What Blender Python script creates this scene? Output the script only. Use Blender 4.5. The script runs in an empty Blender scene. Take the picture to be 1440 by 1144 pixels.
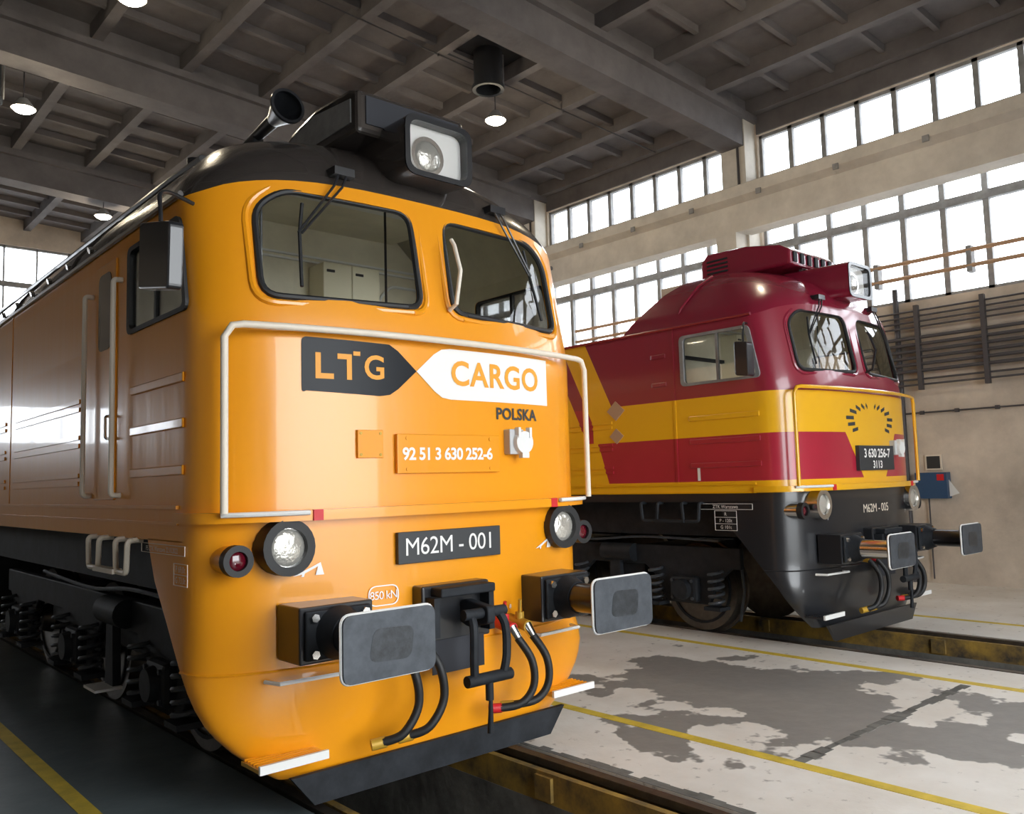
import bpy, bmesh, math, random
from mathutils import Vector, Matrix
random.seed(7)
S = bpy.context.scene
COL = S.collection
# ------------------------------------------------------------------ camera
cam = bpy.data.cameras.new('camera'); camo = bpy.data.objects.new('camera', cam); COL.objects.link(camo)
S.camera = camo
FPX, YAW, PITCH, ROLL = 1196.4, 0.7269, 0.087, -0.0281
cam.sensor_fit = 'HORIZONTAL'; cam.sensor_width = 36.0; cam.lens = FPX / 1440 * 36.0
cam.clip_start = 0.05; cam.clip_end = 300
def camera_matrix():
    cy, sy, cp, sp = math.cos(YAW), math.sin(YAW), math.cos(PITCH), math.sin(PITCH)
    f = Vector((sy*cp, cy*cp, sp)); r = Vector((cy, -sy, 0)); u = r.cross(f)
    r2 = r*math.cos(ROLL) + u*math.sin(ROLL); u2 = u*math.cos(ROLL) - r*math.sin(ROLL)
    m = Matrix((r2, u2, -f)).transposed().to_4x4(); m.translation = Vector((-3.2626, -4.2563, 1.8393))
    return m
camo.matrix_world = camera_matrix()
# ------------------------------------------------------------------ light
S.view_settings.view_transform = 'Standard'; S.view_settings.look = 'None'
S.view_settings.gamma = 1.0; S.view_settings.use_curve_mapping = False
S.view_settings.exposure = 0.4
wd = bpy.data.worlds.new('overcast_sky'); S.world = wd; wd.use_nodes = True
bg = wd.node_tree.nodes['Background']; bg.inputs[0].default_value = (0.93, 0.97, 1.0, 1); bg.inputs[1].default_value = 7.0
def portal(loc, sx, sy, direction):
    l = bpy.data.lights.new('sky_portal', 'AREA'); l.shape = 'RECTANGLE'; l.size = sx; l.size_y = sy
    l.cycles.is_portal = True
    o = bpy.data.objects.new('sky_portal', l); COL.objects.link(o); o.location = loc
    o.rotation_euler = Vector(direction).to_track_quat('-Z', 'Y').to_euler()
WALLX, LEFTX, BACKY, FRONTY = 11.2, -14.2, 22.5, -8.0
portal((WALLX+.3, 6.2, 8.03), 34, 1.2, (-1, 0, 0)); portal((WALLX+.3, 6.2, 5.8), 34, 2.6, (-1, 0, 0))
portal((4.6, BACKY+.3, 6.7), 12.6, 4.4, (0, -1, 0)); portal((-6.7, BACKY+.3, 3.8), 5.8, 1.3, (0, -1, 0))
portal((1.2, FRONTY-.3, 3.0), 7.8, 6.2, (0, 1, 0))
# ------------------------------------------------------------------ materials
def mat(name, col, rough=.5, metal=0., coat=0., noise=0., nscale=4., bump=0., bscale=30., emis=None, spec=.5, col2=None):
    m = bpy.data.materials.new(name); m.use_nodes = True; nt = m.node_tree; b = nt.nodes['Principled BSDF']
    b.inputs['Base Color'].default_value = (*col, 1); b.inputs['Roughness'].default_value = rough
    b.inputs['Metallic'].default_value = metal; b.inputs['Specular IOR Level'].default_value = spec
    if coat: b.inputs['Coat Weight'].default_value = coat; b.inputs['Coat Roughness'].default_value = .04
    if emis: b.inputs['Emission Color'].default_value = (*emis[0], 1); b.inputs['Emission Strength'].default_value = emis[1]
    if noise or bump:
        tc = nt.nodes.new('ShaderNodeTexCoord')
        if noise:
            n = nt.nodes.new('ShaderNodeTexNoise'); n.inputs['Scale'].default_value = nscale; n.inputs['Detail'].default_value = 6
            n.inputs['Roughness'].default_value = .65
            nt.links.new(tc.outputs['Object'], n.inputs['Vector'])
            mx = nt.nodes.new('ShaderNodeMix'); mx.data_type = 'RGBA'
            d = col2 or tuple(c*(1-noise) for c in col)
            mx.inputs['A'].default_value = (*d, 1); mx.inputs['B'].default_value = (*[min(1, c*(1+noise*.4)) for c in col], 1)
            rp = nt.nodes.new('ShaderNodeMapRange'); rp.inputs['From Min'].default_value = .32; rp.inputs['From Max'].default_value = .68
            nt.links.new(n.outputs['Fac'], rp.inputs['Value']); nt.links.new(rp.outputs['Result'], mx.inputs['Factor'])
            nt.links.new(mx.outputs['Result'], b.inputs['Base Color'])
        if bump:
            n2 = nt.nodes.new('ShaderNodeTexNoise'); n2.inputs['Scale'].default_value = bscale; n2.inputs['Detail'].default_value = 3
            nt.links.new(tc.outputs['Object'], n2.inputs['Vector'])
            bp = nt.nodes.new('ShaderNodeBump'); bp.inputs['Strength'].default_value = bump; bp.inputs['Distance'].default_value = .02
            nt.links.new(n2.outputs['Fac'], bp.inputs['Height']); nt.links.new(bp.outputs['Normal'], b.inputs['Normal'])
    return m
def glass_mat(name, tint=(1, 1, 1), refl=.6):
    m = bpy.data.materials.new(name); m.use_nodes = True; nt = m.node_tree
    for n in list(nt.nodes): nt.nodes.remove(n)
    o = nt.nodes.new('ShaderNodeOutputMaterial'); t = nt.nodes.new('ShaderNodeBsdfTransparent'); g = nt.nodes.new('ShaderNodeBsdfGlossy')
    g.inputs['Roughness'].default_value = .02; t.inputs['Color'].default_value = (*tint, 1)
    fr = nt.nodes.new('ShaderNodeFresnel'); fr.inputs['IOR'].default_value = 1.45
    mu = nt.nodes.new('ShaderNodeMath'); mu.operation = 'MULTIPLY_ADD'; mu.inputs[1].default_value = refl; mu.inputs[2].default_value = .01
    mx = nt.nodes.new('ShaderNodeMixShader')
    nt.links.new(fr.outputs[0], mu.inputs[0]); nt.links.new(mu.outputs[0], mx.inputs[0])
    nt.links.new(t.outputs[0], mx.inputs[1]); nt.links.new(g.outputs[0], mx.inputs[2]); nt.links.new(mx.outputs[0], o.inputs[0])
    return m
M = {}
M['orange'] = mat('orange_gloss_paint', (.88, .335, .008), .3, 0, .45, bump=.22, bscale=2.2)
M['orange'].node_tree.nodes['Principled BSDF'].inputs['Coat Roughness'].default_value = .05
def stretch_bump(m, sc):
    nt = m.node_tree; n = [x for x in nt.nodes if x.type == 'TEX_NOISE'][-1]; tc = [x for x in nt.nodes if x.type == 'TEX_COORD'][0]
    mp = nt.nodes.new('ShaderNodeMapping'); mp.inputs['Scale'].default_value = sc
    nt.links.new(tc.outputs['Object'], mp.inputs['Vector']); nt.links.new(mp.outputs[0], n.inputs['Vector'])
stretch_bump(M['orange'], (2.2, 2.2, .45))
M['letter'] = mat('orange_lettering_film', (.88, .36, .02), .5)
M['roofblack'] = mat('black_gloss_roof_paint', (.045, .038, .034), .25, 0, .8)
M['black'] = mat('black_enamel', (.018, .019, .022), .3, 0, .3)
M['dark'] = mat('dark_underframe_paint', (.02, .023, .028), .6, noise=.5, nscale=6, spec=.25)
M['steel'] = mat('buffer_plate_grey', (.075, .085, .10), .5, .3, noise=.35, nscale=9)
M['rubber'] = mat('black_rubber', (.012, .012, .013), .55)
M['cream'] = mat('cream_rail_paint', (.80, .72, .60), .4)
M['white'] = mat('white_paint', (.8, .8, .78), .45)
M['red'] = mat('red_paint', (.62, .02, .025), .4)
M['brass'] = mat('yellow_valve_paint', (.55, .33, .04), .4, .2)
M['chrome'] = mat('bright_metal', (.75, .74, .72), .22, 1)
M['grey'] = mat('light_grey_plastic', (.55, .56, .56), .5)
M['logoblack'] = mat('black_logo_film', (.004, .006, .01), .35, spec=.2)
M['logowhite'] = mat('white_logo_film', (.88, .87, .84), .3)
M['plate'] = mat('dark_grey_plate', (.035, .038, .042), .45)
M['grease'] = mat('greased_steel', (.05, .056, .064), .35, .3, noise=.4, nscale=22)
M['glass'] = glass_mat('cab_glass', (.95, .96, .95), .9)
M['coverglass'] = glass_mat('lamp_cover_glass', (.95, .95, .95), .04)
M['pane'] = glass_mat('window_glass', (.97, .98, 1.0), .5)
M['tint'] = mat('dark_door_glass', (.01, .012, .02), .06, 0, .5)
M['lens'] = mat('lamp_lens', (.72, .70, .64), .12, .6, bump=.3, bscale=40)
M['redlens'] = mat('red_lens', (.10, .004, .012), .1, 0, .8)
M['cabwall'] = mat('beige_cab_lining', (.80, .74, .58), .55, noise=.12, nscale=3)
M['cabinet'] = mat('cream_cabinet_paint', (.86, .80, .60), .45)
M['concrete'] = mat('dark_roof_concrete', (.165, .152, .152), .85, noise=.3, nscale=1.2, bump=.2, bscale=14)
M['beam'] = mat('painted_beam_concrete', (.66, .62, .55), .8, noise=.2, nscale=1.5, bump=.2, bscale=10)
M['wall'] = mat('stained_plaster', (.66, .57, .47), .85, noise=.35, nscale=.7, bump=.3, bscale=9)
M['frame'] = mat('grey_window_frame', (.30, .30, .30), .7, noise=.3, nscale=5)
M['pit'] = mat('pit_concrete', (.16, .155, .14), .85, noise=.5, nscale=3, bump=.4, bscale=12)
M['rail'] = mat('worn_rail_steel', (.16, .14, .12), .35, .8, noise=.3, nscale=8)
M['pityellow'] = mat('worn_yellow_paint', (.36, .22, .035), .7, noise=.6, nscale=3.5, col2=(.05, .04, .03))
M['line'] = mat('yellow_floor_paint', (.72, .52, .05), .6, noise=.25, nscale=6)
M['pipe'] = mat('dark_heating_pipe', (.07, .065, .07), .5)
M['copper'] = mat('orange_wall_pipe', (.52, .33, .2), .5)
M['blue'] = mat('blue_notice_board', (.03, .08, .17), .4)
M['maroon'] = mat('maroon_gloss_paint', (.26, .015, .04), .25, 0, .8)
M['yellow'] = mat('yellow_gloss_paint', (.85, .44, .012), .25, 0, .8)
M['hoodblack'] = mat('sooty_hood', (.02, .022, .026), .7)
M['lamp'] = mat('lit_lamp', (1, 1, 1), .5, emis=((1, .86, .62), 60))
M['asphalt'] = mat('outside_ground', (.32, .32, .31), .9)
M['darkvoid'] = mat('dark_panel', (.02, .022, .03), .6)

def floor_material():
    m = bpy.data.materials.new('worn_painted_floor'); m.use_nodes = True; nt = m.node_tree; b = nt.nodes['Principled BSDF']
    L = nt.links; tc = nt.nodes.new('ShaderNodeTexCoord')
    def noise(sc, det=6, ro=.6):
        n = nt.nodes.new('ShaderNodeTexNoise'); n.inputs['Scale'].default_value = sc; n.inputs['Detail'].default_value = det
        n.inputs['Roughness'].default_value = ro; L.new(tc.outputs['Object'], n.inputs['Vector']); return n.outputs['Fac']
    def rng(v, a, c):
        r = nt.nodes.new('ShaderNodeMapRange'); r.inputs['From Min'].default_value = a; r.inputs['From Max'].default_value = c
        L.new(v, r.inputs['Value']); return r.outputs['Result']
    def mixc(f, A, B):
        x = nt.nodes.new('ShaderNodeMix'); x.data_type = 'RGBA'; L.new(f, x.inputs['Factor'])
        for k, v in (('A', A), ('B', B)):
            if isinstance(v, tuple): x.inputs[k].default_value = (*v, 1)
            else: L.new(v, x.inputs[k])
        return x.outputs['Result']
    base = mixc(rng(noise(.9), .35, .65), (.70, .65, .58), (.86, .83, .78))
    base = mixc(rng(noise(9, 5), .62, .74), base, (.25, .22, .19))
    # worn-through paint: large patches between the two tracks
    mp = nt.nodes.new('ShaderNodeMapping'); mp.inputs['Location'].default_value = (-3.1, .35, 0)
    mp.inputs['Scale'].default_value = (.55, .36, 1); L.new(tc.outputs['Object'], mp.inputs['Vector'])
    ln = nt.nodes.new('ShaderNodeVectorMath'); ln.operation = 'LENGTH'
    # scale is applied before the offset, so shift in scaled units
    mp.inputs['Location'].default_value = (-3.1*.55, .25*.36, 0)
    L.new(mp.outputs[0], ln.inputs[0])
    ad = nt.nodes.new('ShaderNodeMath'); ad.operation = 'MULTIPLY_ADD'; ad.inputs[1].default_value = -.34; L.new(ln.outputs['Value'], ad.inputs[0]); L.new(noise(.95, 5, .55), ad.inputs[2])
    worn = rng(ad.outputs[0], .285, .300)
    base = mixc(worn, base, mixc(noise(7), (.20, .19, .175), (.30, .28, .26)))
    L.new(base, b.inputs['Base Color']); b.inputs['Roughness'].default_value = .55
    bp = nt.nodes.new('ShaderNodeBump'); bp.inputs['Strength'].default_value = .25; bp.inputs['Distance'].default_value = .02
    L.new(noise(12, 4), bp.inputs['Height']); L.new(bp.outputs[0], b.inputs['Normal'])
    return m
M['floor'] = floor_material()
M['floorshade'] = mat('shade_tinted_floor', (.13, .16, .17), .4, noise=.35, nscale=1.5, bump=.15, bscale=9)  # left slab: orange locomotive's shade put into a darker grey-green floor colour

def red_loco_material():
    m = bpy.data.materials.new('maroon_and_yellow_livery'); m.use_nodes = True; nt = m.node_tree; b = nt.nodes['Principled BSDF']; L = nt.links
    tc = nt.nodes.new('ShaderNodeTexCoord'); sp = nt.nodes.new('ShaderNodeSeparateXYZ'); L.new(tc.outputs['Object'], sp.inputs[0])
    X, Y, Z = sp.outputs
    def op(o, a, c=None, cl=False):
        n = nt.nodes.new('ShaderNodeMath'); n.operation = o; n.use_clamp = cl
        for i, v in enumerate((a, c)):
            if v is None: continue
            if isinstance(v, (int, float)): n.inputs[i].default_value = v
            else: L.new(v, n.inputs[i])
        return n.outputs[0]
    gt = lambda a, c: op('GREATER_THAN', a, c); lt = lambda a, c: op('LESS_THAN', a, c); mul = lambda a, c: op('MULTIPLY', a, c); mx = lambda a, c: op('MAXIMUM', a, c)
    d = op('SUBTRACT', Y, mul(op('SUBTRACT', Z, 2.71), .5))            # diagonal edge: y = 2.58 at z = 2.71, leaning back
    band = mul(mul(gt(Z, 2.27), lt(Z, 2.71)), lt(Y, 2.9))
    diag = mul(gt(d, 2.58), lt(d, 3.0)); diag = mul(diag, gt(Z, 2.27))
    dl = op('SUBTRACT', Y, mul(op('SUBTRACT', Z, 1.77), .32))
    low = mul(mul(gt(dl, 2.66), lt(dl, 3.15)), lt(Z, 2.28))
    far = gt(d, 3.22)
    # front: a yellow wedge below the band
    ax = op('ABSOLUTE', op('SUBTRACT', X, .1))
    vee = mul(mul(lt(Y, .5), lt(Z, 2.28)), lt(ax, op('ADD', .27, mul(op('SUBTRACT', Z, 1.77), .68))))
    sill = lt(Z, 1.775)
    f = mx(mx(mx(band, diag), mx(low, far)), mx(vee, sill))
    n = nt.nodes.new('ShaderNodeTexNoise'); n.inputs['Scale'].default_value = 2.5; n.inputs['Detail'].default_value = 5; L.new(tc.outputs['Object'], n.inputs['Vector'])
    def mixc(fac, A, B):
        x = nt.nodes.new('ShaderNodeMix'); x.data_type = 'RGBA'; L.new(fac, x.inputs['Factor'])
        for k, v in (('A', A), ('B', B)):
            if isinstance(v, tuple): x.inputs[k].default_value = (*v, 1)
            else: L.new(v, x.inputs[k])
        return x.outputs['Result']
    red = mixc(n.outputs['Fac'], (.36, .014, .035), (.48, .022, .05))
    red = mixc(gt(Z, 2.71), red, (.28, .016, .04))
    L.new(mixc(lt(Z, 1.648), mixc(f, red, (.88, .47, .012)), (.02, .02, .022)), b.inputs['Base Color'])
    b.inputs['Roughness'].default_value = .3; b.inputs['Coat Weight'].default_value = .6; b.inputs['Coat Roughness'].default_value = .08
    return m
M['livery'] = red_loco_material()

# ------------------------------------------------------------------ helpers
def link(o, parent=None):
    COL.objects.link(o)
    if parent: o.parent = parent
    return o
def tag(o, label=None, cat=None, group=None, kind=None):
    if label: o['label'] = label
    if cat: o['category'] = cat
    if group: o['group'] = group
    if kind: o['kind'] = kind
    return o
def empty(name, loc=(0, 0, 0)):
    o = bpy.data.objects.new(name, None); o.location = loc; o.empty_display_size = .3; return link(o)
def finish(me, smooth):
    bm = bmesh.new(); bm.from_mesh(me); bmesh.ops.recalc_face_normals(bm, faces=bm.faces); bm.to_mesh(me); bm.free()
    if smooth:
        me.polygons.foreach_set('use_smooth', [True]*len(me.polygons)); me.set_sharp_from_angle(angle=math.radians(38))
class MB:
    def __init__(s): s.v = []; s.f = []
    def add(s, vs, fs):
        n = len(s.v); s.v += [tuple(v) for v in vs]; s.f += [tuple(i+n for i in f) for f in fs]; return s
    def box(s, x0, x1, y0, y1, z0, z1):
        return s.add([(x, y, z) for z in (z0, z1) for y in (y0, y1) for x in (x0, x1)],
                     [(0, 2, 3, 1), (4, 5, 7, 6), (0, 1, 5, 4), (2, 6, 7, 3), (0, 4, 6, 2), (1, 3, 7, 5)])
    def cyl(s, p0, p1, r0, r1=None, seg=16, cap=True):
        r1 = r0 if r1 is None else r1; p0 = Vector(p0); p1 = Vector(p1); d = (p1-p0).normalized()
        a = d.orthogonal().normalized(); b = d.cross(a); vs = []
        for p, r in ((p0, r0), (p1, r1)):
            vs += [p + (a*math.cos(2*math.pi*i/seg) + b*math.sin(2*math.pi*i/seg))*r for i in range(seg)]
        fs = [(i, (i+1) % seg, seg+(i+1) % seg, seg+i) for i in range(seg)]
        if cap: fs += [tuple(range(seg)), tuple(range(seg, 2*seg))]
        return s.add(vs, fs)
    def tube(s, pts, r, seg=8):
        pts = [Vector(p) for p in pts]; vs = []; n = len(pts); a = None
        for i, p in enumerate(pts):
            d = (pts[min(i+1, n-1)] - pts[max(i-1, 0)]).normalized()
            a = d.orthogonal().normalized() if a is None else (a - d*a.dot(d)).normalized()
            b = d.cross(a); vs += [p + (a*math.cos(2*math.pi*k/seg) + b*math.sin(2*math.pi*k/seg))*r for k in range(seg)]
        fs = [(i*seg+k, i*seg+(k+1) % seg, (i+1)*seg+(k+1) % seg, (i+1)*seg+k) for i in range(n-1) for k in range(seg)]
        fs += [tuple(range(seg)), tuple(range((n-1)*seg, n*seg))]
        return s.add(vs, fs)
    def prism(s, outline, axis, a, b):
        n = len(outline)
        def P(u, v, w): return {'y': (u, w, v), 'x': (w, u, v), 'z': (u, v, w)}[axis]
        return s.add([P(u, v, a) for u, v in outline] + [P(u, v, b) for u, v in outline],
                     [tuple(range(n)), tuple(range(n, 2*n))] + [(i, (i+1) % n, n+(i+1) % n, n+i) for i in range(n)])
    def ring(s, c, axis, r0, r1, w, seg=24):           # a flat annulus with thickness w along the axis
        c = Vector(c); d = Vector(axis).normalized(); a = d.orthogonal().normalized(); b = d.cross(a); vs = []
        for off, r in ((0, r0), (0, r1), (w, r1), (w, r0)):
            vs += [c + d*off + (a*math.cos(2*math.pi*i/seg) + b*math.sin(2*math.pi*i/seg))*r for i in range(seg)]
        return s.add(vs, [(k*seg+i, k*seg+(i+1) % seg, ((k+1) % 4)*seg+(i+1) % seg, ((k+1) % 4)*seg+i) for k in range(4) for i in range(seg)])
    def dome(s, c, axis, r, h, seg=16, rings=4):
        c = Vector(c); d = Vector(axis).normalized(); a = d.orthogonal().normalized(); b = d.cross(a); vs = []
        for j in range(rings):
            t = j/rings*math.pi/2
            vs += [c + d*h*math.sin(t) + (a*math.cos(2*math.pi*i/seg) + b*math.sin(2*math.pi*i/seg))*r*math.cos(t) for i in range(seg)]
        vs.append(c + d*h); fs = [(j*seg+i, j*seg+(i+1) % seg, (j+1)*seg+(i+1) % seg, (j+1)*seg+i) for j in range(rings-1) for i in range(seg)]
        fs += [((rings-1)*seg+i, (rings-1)*seg+(i+1) % seg, rings*seg) for i in range(seg)] + [tuple(range(seg))]
        return s.add(vs, fs)
    def mesh(s, name, smooth=False):
        me = bpy.data.meshes.new(name); me.from_pydata(s.v, [], s.f); finish(me, smooth); return me
    def build(s, name, m, parent=None, smooth=False, bevel=0):
        me = s.mesh(name, smooth); me.materials.append(M[m] if isinstance(m, str) else m)
        o = link(bpy.data.objects.new(name, me), parent)
        if bevel:
            md = o.modifiers.new('bevel', 'BEVEL'); md.width = bevel; md.segments = 2; md.limit_method = 'ANGLE'
        return o
def rounded(pts, r, k=5):
    out = []; n = len(pts)
    for i in range(n):
        p = Vector(pts[i]); a = Vector(pts[i-1]); b = Vector(pts[(i+1) % n])
        da = (a-p); db = (b-p); rr = min(r, da.length*.45, db.length*.45)
        p0 = p + da.normalized()*rr; p1 = p + db.normalized()*rr
        for j in range(k+1):
            t = j/k; out.append(tuple(p0*(1-t)**2 + p*2*t*(1-t) + p1*t*t))
    return out
def arc_pts(pts, r, k=5):                               # open path with rounded corners, 3D
    out = [Vector(pts[0])]
    for i in range(1, len(pts)-1):
        p = Vector(pts[i]); a = Vector(pts[i-1]); b = Vector(pts[i+1]); da = a-p; db = b-p; rr = min(r, da.length*.45, db.length*.45)
        p0 = p + da.normalized()*rr; p1 = p + db.normalized()*rr
        for j in range(k+1):
            t = j/k; out.append(p0*(1-t)**2 + p*2*t*(1-t) + p1*t*t)
    out.append(Vector(pts[-1])); return out
def spline(pts, k=6):
    P = [Vector(p) for p in pts]; out = []
    for i in range(len(P)-1):
        p0 = P[max(i-1, 0)]; p1 = P[i]; p2 = P[i+1]; p3 = P[min(i+2, len(P)-1)]
        for j in range(k):
            t = j/k; out.append(.5*((2*p1) + (p2-p0)*t + (2*p0-5*p1+4*p2-p3)*t*t + (3*p1-p0-3*p2+p3)*t**3))
    out.append(P[-1]); return out
def interp(z, zs, vs):
    if z <= zs[0]: return vs[0]
    for i in range(len(zs)-1):
        if z <= zs[i+1]:
            t = (z-zs[i])/(zs[i+1]-zs[i]); return vs[i]*(1-t) + vs[i+1]*t
    return vs[-1]
def text_mesh(body, size, bold=0., spacing=1.):
    c = bpy.data.curves.new('lettering', 'FONT'); c.body = body; c.size = size; c.offset = bold; c.space_character = spacing
    c.align_x = 'CENTER'; c.align_y = 'CENTER'; c.resolution_u = 4
    o = bpy.data.objects.new('lettering', c); COL.objects.link(o); dg = bpy.context.evaluated_depsgraph_get()
    me = bpy.data.meshes.new_from_object(o.evaluated_get(dg)); bpy.data.objects.remove(o); return me

# ------------------------------------------------------------------ the hall
SL = .055; RIDGE = -1.5
def zrib(x): return 8.9 + (9.83 - (x if x > RIDGE else 2*RIDGE - x))*SL
COLY = [4.87 + 5.94*k for k in range(-2, 3)]           # column / girder lines
TR2 = 6.0736                                            # second track

# floor with two inspection pits
def slab(x0, x1): return MB().box(x0, x1, FRONTY, BACKY, -.25, 0)
floor = tag(MB().box(.83, TR2-.83, FRONTY, BACKY, -.25, 0).build('floor', 'floor'), kind='structure')
tag(MB().box(TR2+.83, WALLX, FRONTY, BACKY, -.25, 0).build('floor', 'floor'), kind='structure')
tag(MB().box(LEFTX, -.83, FRONTY, BACKY, -.25, 0).build('floor', 'floorshade'), kind='structure')
for i, tx in enumerate((0, TR2)):
    pit = MB()
    for s in (-1, 1):
        pit.box(tx+s*.60-.02*(s < 0)*0 if s > 0 else tx-.83, tx+.83 if s > 0 else tx-.60, FRONTY, BACKY, -1.35, -.22)
    pit.box(tx-.83, tx+.83, FRONTY, BACKY, -1.5, -1.35)
    po = tag(pit.build('floor', 'pit'), kind='structure')
    for s in (-1, 1):
        r = MB(); xc = tx + s*.755
        r.prism([(xc-.036, -.045), (xc-.036, 0), (xc+.036, 0), (xc+.036, -.045), (xc+.01, -.06), (xc+.01, -.13), (xc+.07, -.15), (xc+.07, -.17), (xc-.07, -.17), (xc-.07, -.15), (xc-.01, -.13), (xc-.01, -.06)], 'y', FRONTY, BACKY)
        ro = r.build('rail', 'rail'); tag(ro, 'steel running rail under the %s locomotive, on %s' % (('orange', 'maroon')[i], (('its dark side away from the walkway', 'the walkway side')[s > 0] if i == 0 else ('the walkway side', 'the side by the plaster wall')[s > 0])), 'rail', 'running rails')
        e = MB(); xi = tx + s*.655
        e.box(min(xi, xi-s*.05), max(xi, xi-s*.05), FRONTY, BACKY, -.22, -.03)
        for k in range(14): e.box(min(xi-s*.05, xi-s*.075), max(xi-s*.05, xi-s*.075), -9+k*2.2, -8.85+k*2.2, -.20, -.05)
        e.build('pit_edge_beam', 'pityellow', po)
ground = MB().box(-60, 60, -60, FRONTY, -.3, -.02).box(-60, 60, BACKY, 80, -.3, -.02).box(WALLX+.3, 60, FRONTY, BACKY, -.3, -.02).box(-60, LEFTX-.3, FRONTY, BACKY, -.3, -.02)
tag(ground.build('ground', 'asphalt'), kind='structure')
for x, lab in ((1.75, 'yellow floor line beside the orange locomotive, on its walkway side'), (-1.75, 'yellow floor line on the dark side of the orange locomotive'),
               (4.62, 'yellow floor line beside the bogies of the maroon locomotive'), (TR2+1.75, 'yellow floor line between the maroon locomotive and the plaster wall')):
    tag(MB().box(x-.05, x+.05, FRONTY, BACKY-.2, 0, .003).build('painted_line', 'line'), lab, 'floor line')
# an expansion joint across the walkway
jt = MB()
xx = 1.78
while xx < 4.45:
    w = random.uniform(.02, .06); jt.box(xx, xx+.14, -1.22-w+random.uniform(-.02, .02), -1.22+w, 0, .0025); xx += .13
jt.build('joint_filler', 'pit', floor)
edge = MB()                                             # broken concrete along the pit rail
yy = FRONTY
while yy < 1.5:
    w = random.uniform(.03, .10); edge.box(.832, .832+w, yy, yy+.1, 0, .003); yy += .1
edge.build('broken_edge', 'pit', floor)

def wall_with_holes(name, axis, pos, thick, u0, u1, z0, z1, holes, m):
    us = sorted({u0, u1, *[h[0] for h in holes], *[h[1] for h in holes]}); zs = sorted({z0, z1, *[h[2] for h in holes], *[h[3] for h in holes]})
    b = MB()
    for i in range(len(us)-1):
        j = 0
        while j < len(zs)-1:
            uc = (us[i]+us[i+1])/2
            free = lambda k: not any(h[0] < uc < h[1] and h[2] < (zs[k]+zs[k+1])/2 < h[3] for h in holes)
            if not free(j): j += 1; continue
            k = j
            while k+1 < len(zs)-1 and free(k+1): k += 1
            if axis == 'x': b.box(pos, pos+thick, us[i], us[i+1], zs[j], zs[k+1])
            else: b.box(us[i], us[i+1], pos, pos+thick, zs[j], zs[k+1])
            j = k+1
    return tag(b.build(name, m), kind='structure')
wn = [0]
def window(axis, pos, u0, u1, z0, z1, nu, zsplit, label=None, bar=.045):
    wn[0] += 1
    W = tag(empty('window_%d' % wn[0], (pos, (u0+u1)/2, z0) if axis == 'x' else ((u0+u1)/2, pos, z0)), kind='structure')
    uc = (u0+u1)/2
    def B(a, b, c, d, t, off=0):
        m = MB()
        if axis == 'x': m.box(-t+off, t+off, a-uc, b-uc, c-z0, d-z0)
        else: m.box(a-uc, b-uc, -t+off, t+off, c-z0, d-z0)
        return m
    fr = MB()
    for a, b, c, d in ((u0, u1, z0, z0+.06), (u0, u1, z1-.06, z1), (u0, u0+.06, z0, z1), (u1-.06, u1, z0, z1)):
        q = B(a, b, c, d, .05); fr.add(q.v, q.f)
    fr.build('frame', 'frame', W)
    zz = [z0] + zsplit + [z1]
    for z in zsplit: B(u0, u1, z-.07, z+.07, .06).build('transom', 'frame', W)
    du = (u1-u0)/nu
    for i in range(1, nu): B(u0+i*du-bar, u0+i*du+bar, z0, z1, .05).build('mullion', 'frame', W)
    for j in range(len(zz)-1):
        for i in range(nu):
            B(u0+i*du+bar*.5, u0+(i+1)*du-bar*.5, zz[j]+.03, zz[j+1]-.03, .004).build('pane', 'pane', W)
    return W
# right wall
bays = [(COLY[k]+.32, COLY[k+1]-.32) for k in range(4)] + [(FRONTY+.3, COLY[0]-.32), (COLY[4]+.32, BACKY-.3)]
holes = [(a, b, 7.58, 8.46) for a, b in bays] + [(a, b, 4.66, 7.0) for a, b in bays]
wall_r = wall_with_holes('wall_right', 'x', WALLX, .3, FRONTY, BACKY, -.0, 9.1, holes, 'wall')
for a, b in bays:
    n = max(2, round((b-a)/.67))
    window('x', WALLX+.12, a, b, 7.58, 8.46, n, []); window('x', WALLX+.12, a, b, 4.66, 7.0, n, [6.2])
for k, y in enumerate(COLY):
    wall_c = tag(MB().box(WALLX-.38, WALLX, y-.27, y+.27, 0, zrib(WALLX)-.05).build('trim_%d' % (k+2), 'beam'), kind='structure')
    MB().box(WALLX-.75, WALLX-.38, y-.22, y+.22, 6.0, 6.42).build('corbel', 'beam', wall_c)
    MB().cyl((WALLX-.40, y-.12, 4.5), (WALLX-.40, y-.12, 8.6), .025, seg=8).build('column_conduit', 'pipe', wall_c)
for a, b in bays: MB().box(WALLX-.03, WALLX-.002, a, b, 8.47, 9.1).build('lintel', 'concrete', wall_r)
cb = MB().prism([(WALLX-.72, 6.42), (WALLX-.72, 6.95), (WALLX-.86, 7.05), (WALLX-.86, 7.26), (WALLX-.30, 7.26), (WALLX-.30, 6.42)], 'y', FRONTY, BACKY)
cbo = tag(cb.build('trim_1', 'beam'), kind='structure')
MB().box(WALLX-.62, WALLX-.56, FRONTY, BACKY, 7.26, 7.36).build('crane_rail', 'frame', cbo)
for k in range(20): MB().box(WALLX-.89, WALLX-.86, -8+k*1.5, -7.9+k*1.5, 6.98, 7.08).build('bracket', 'frame', cbo)
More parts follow.
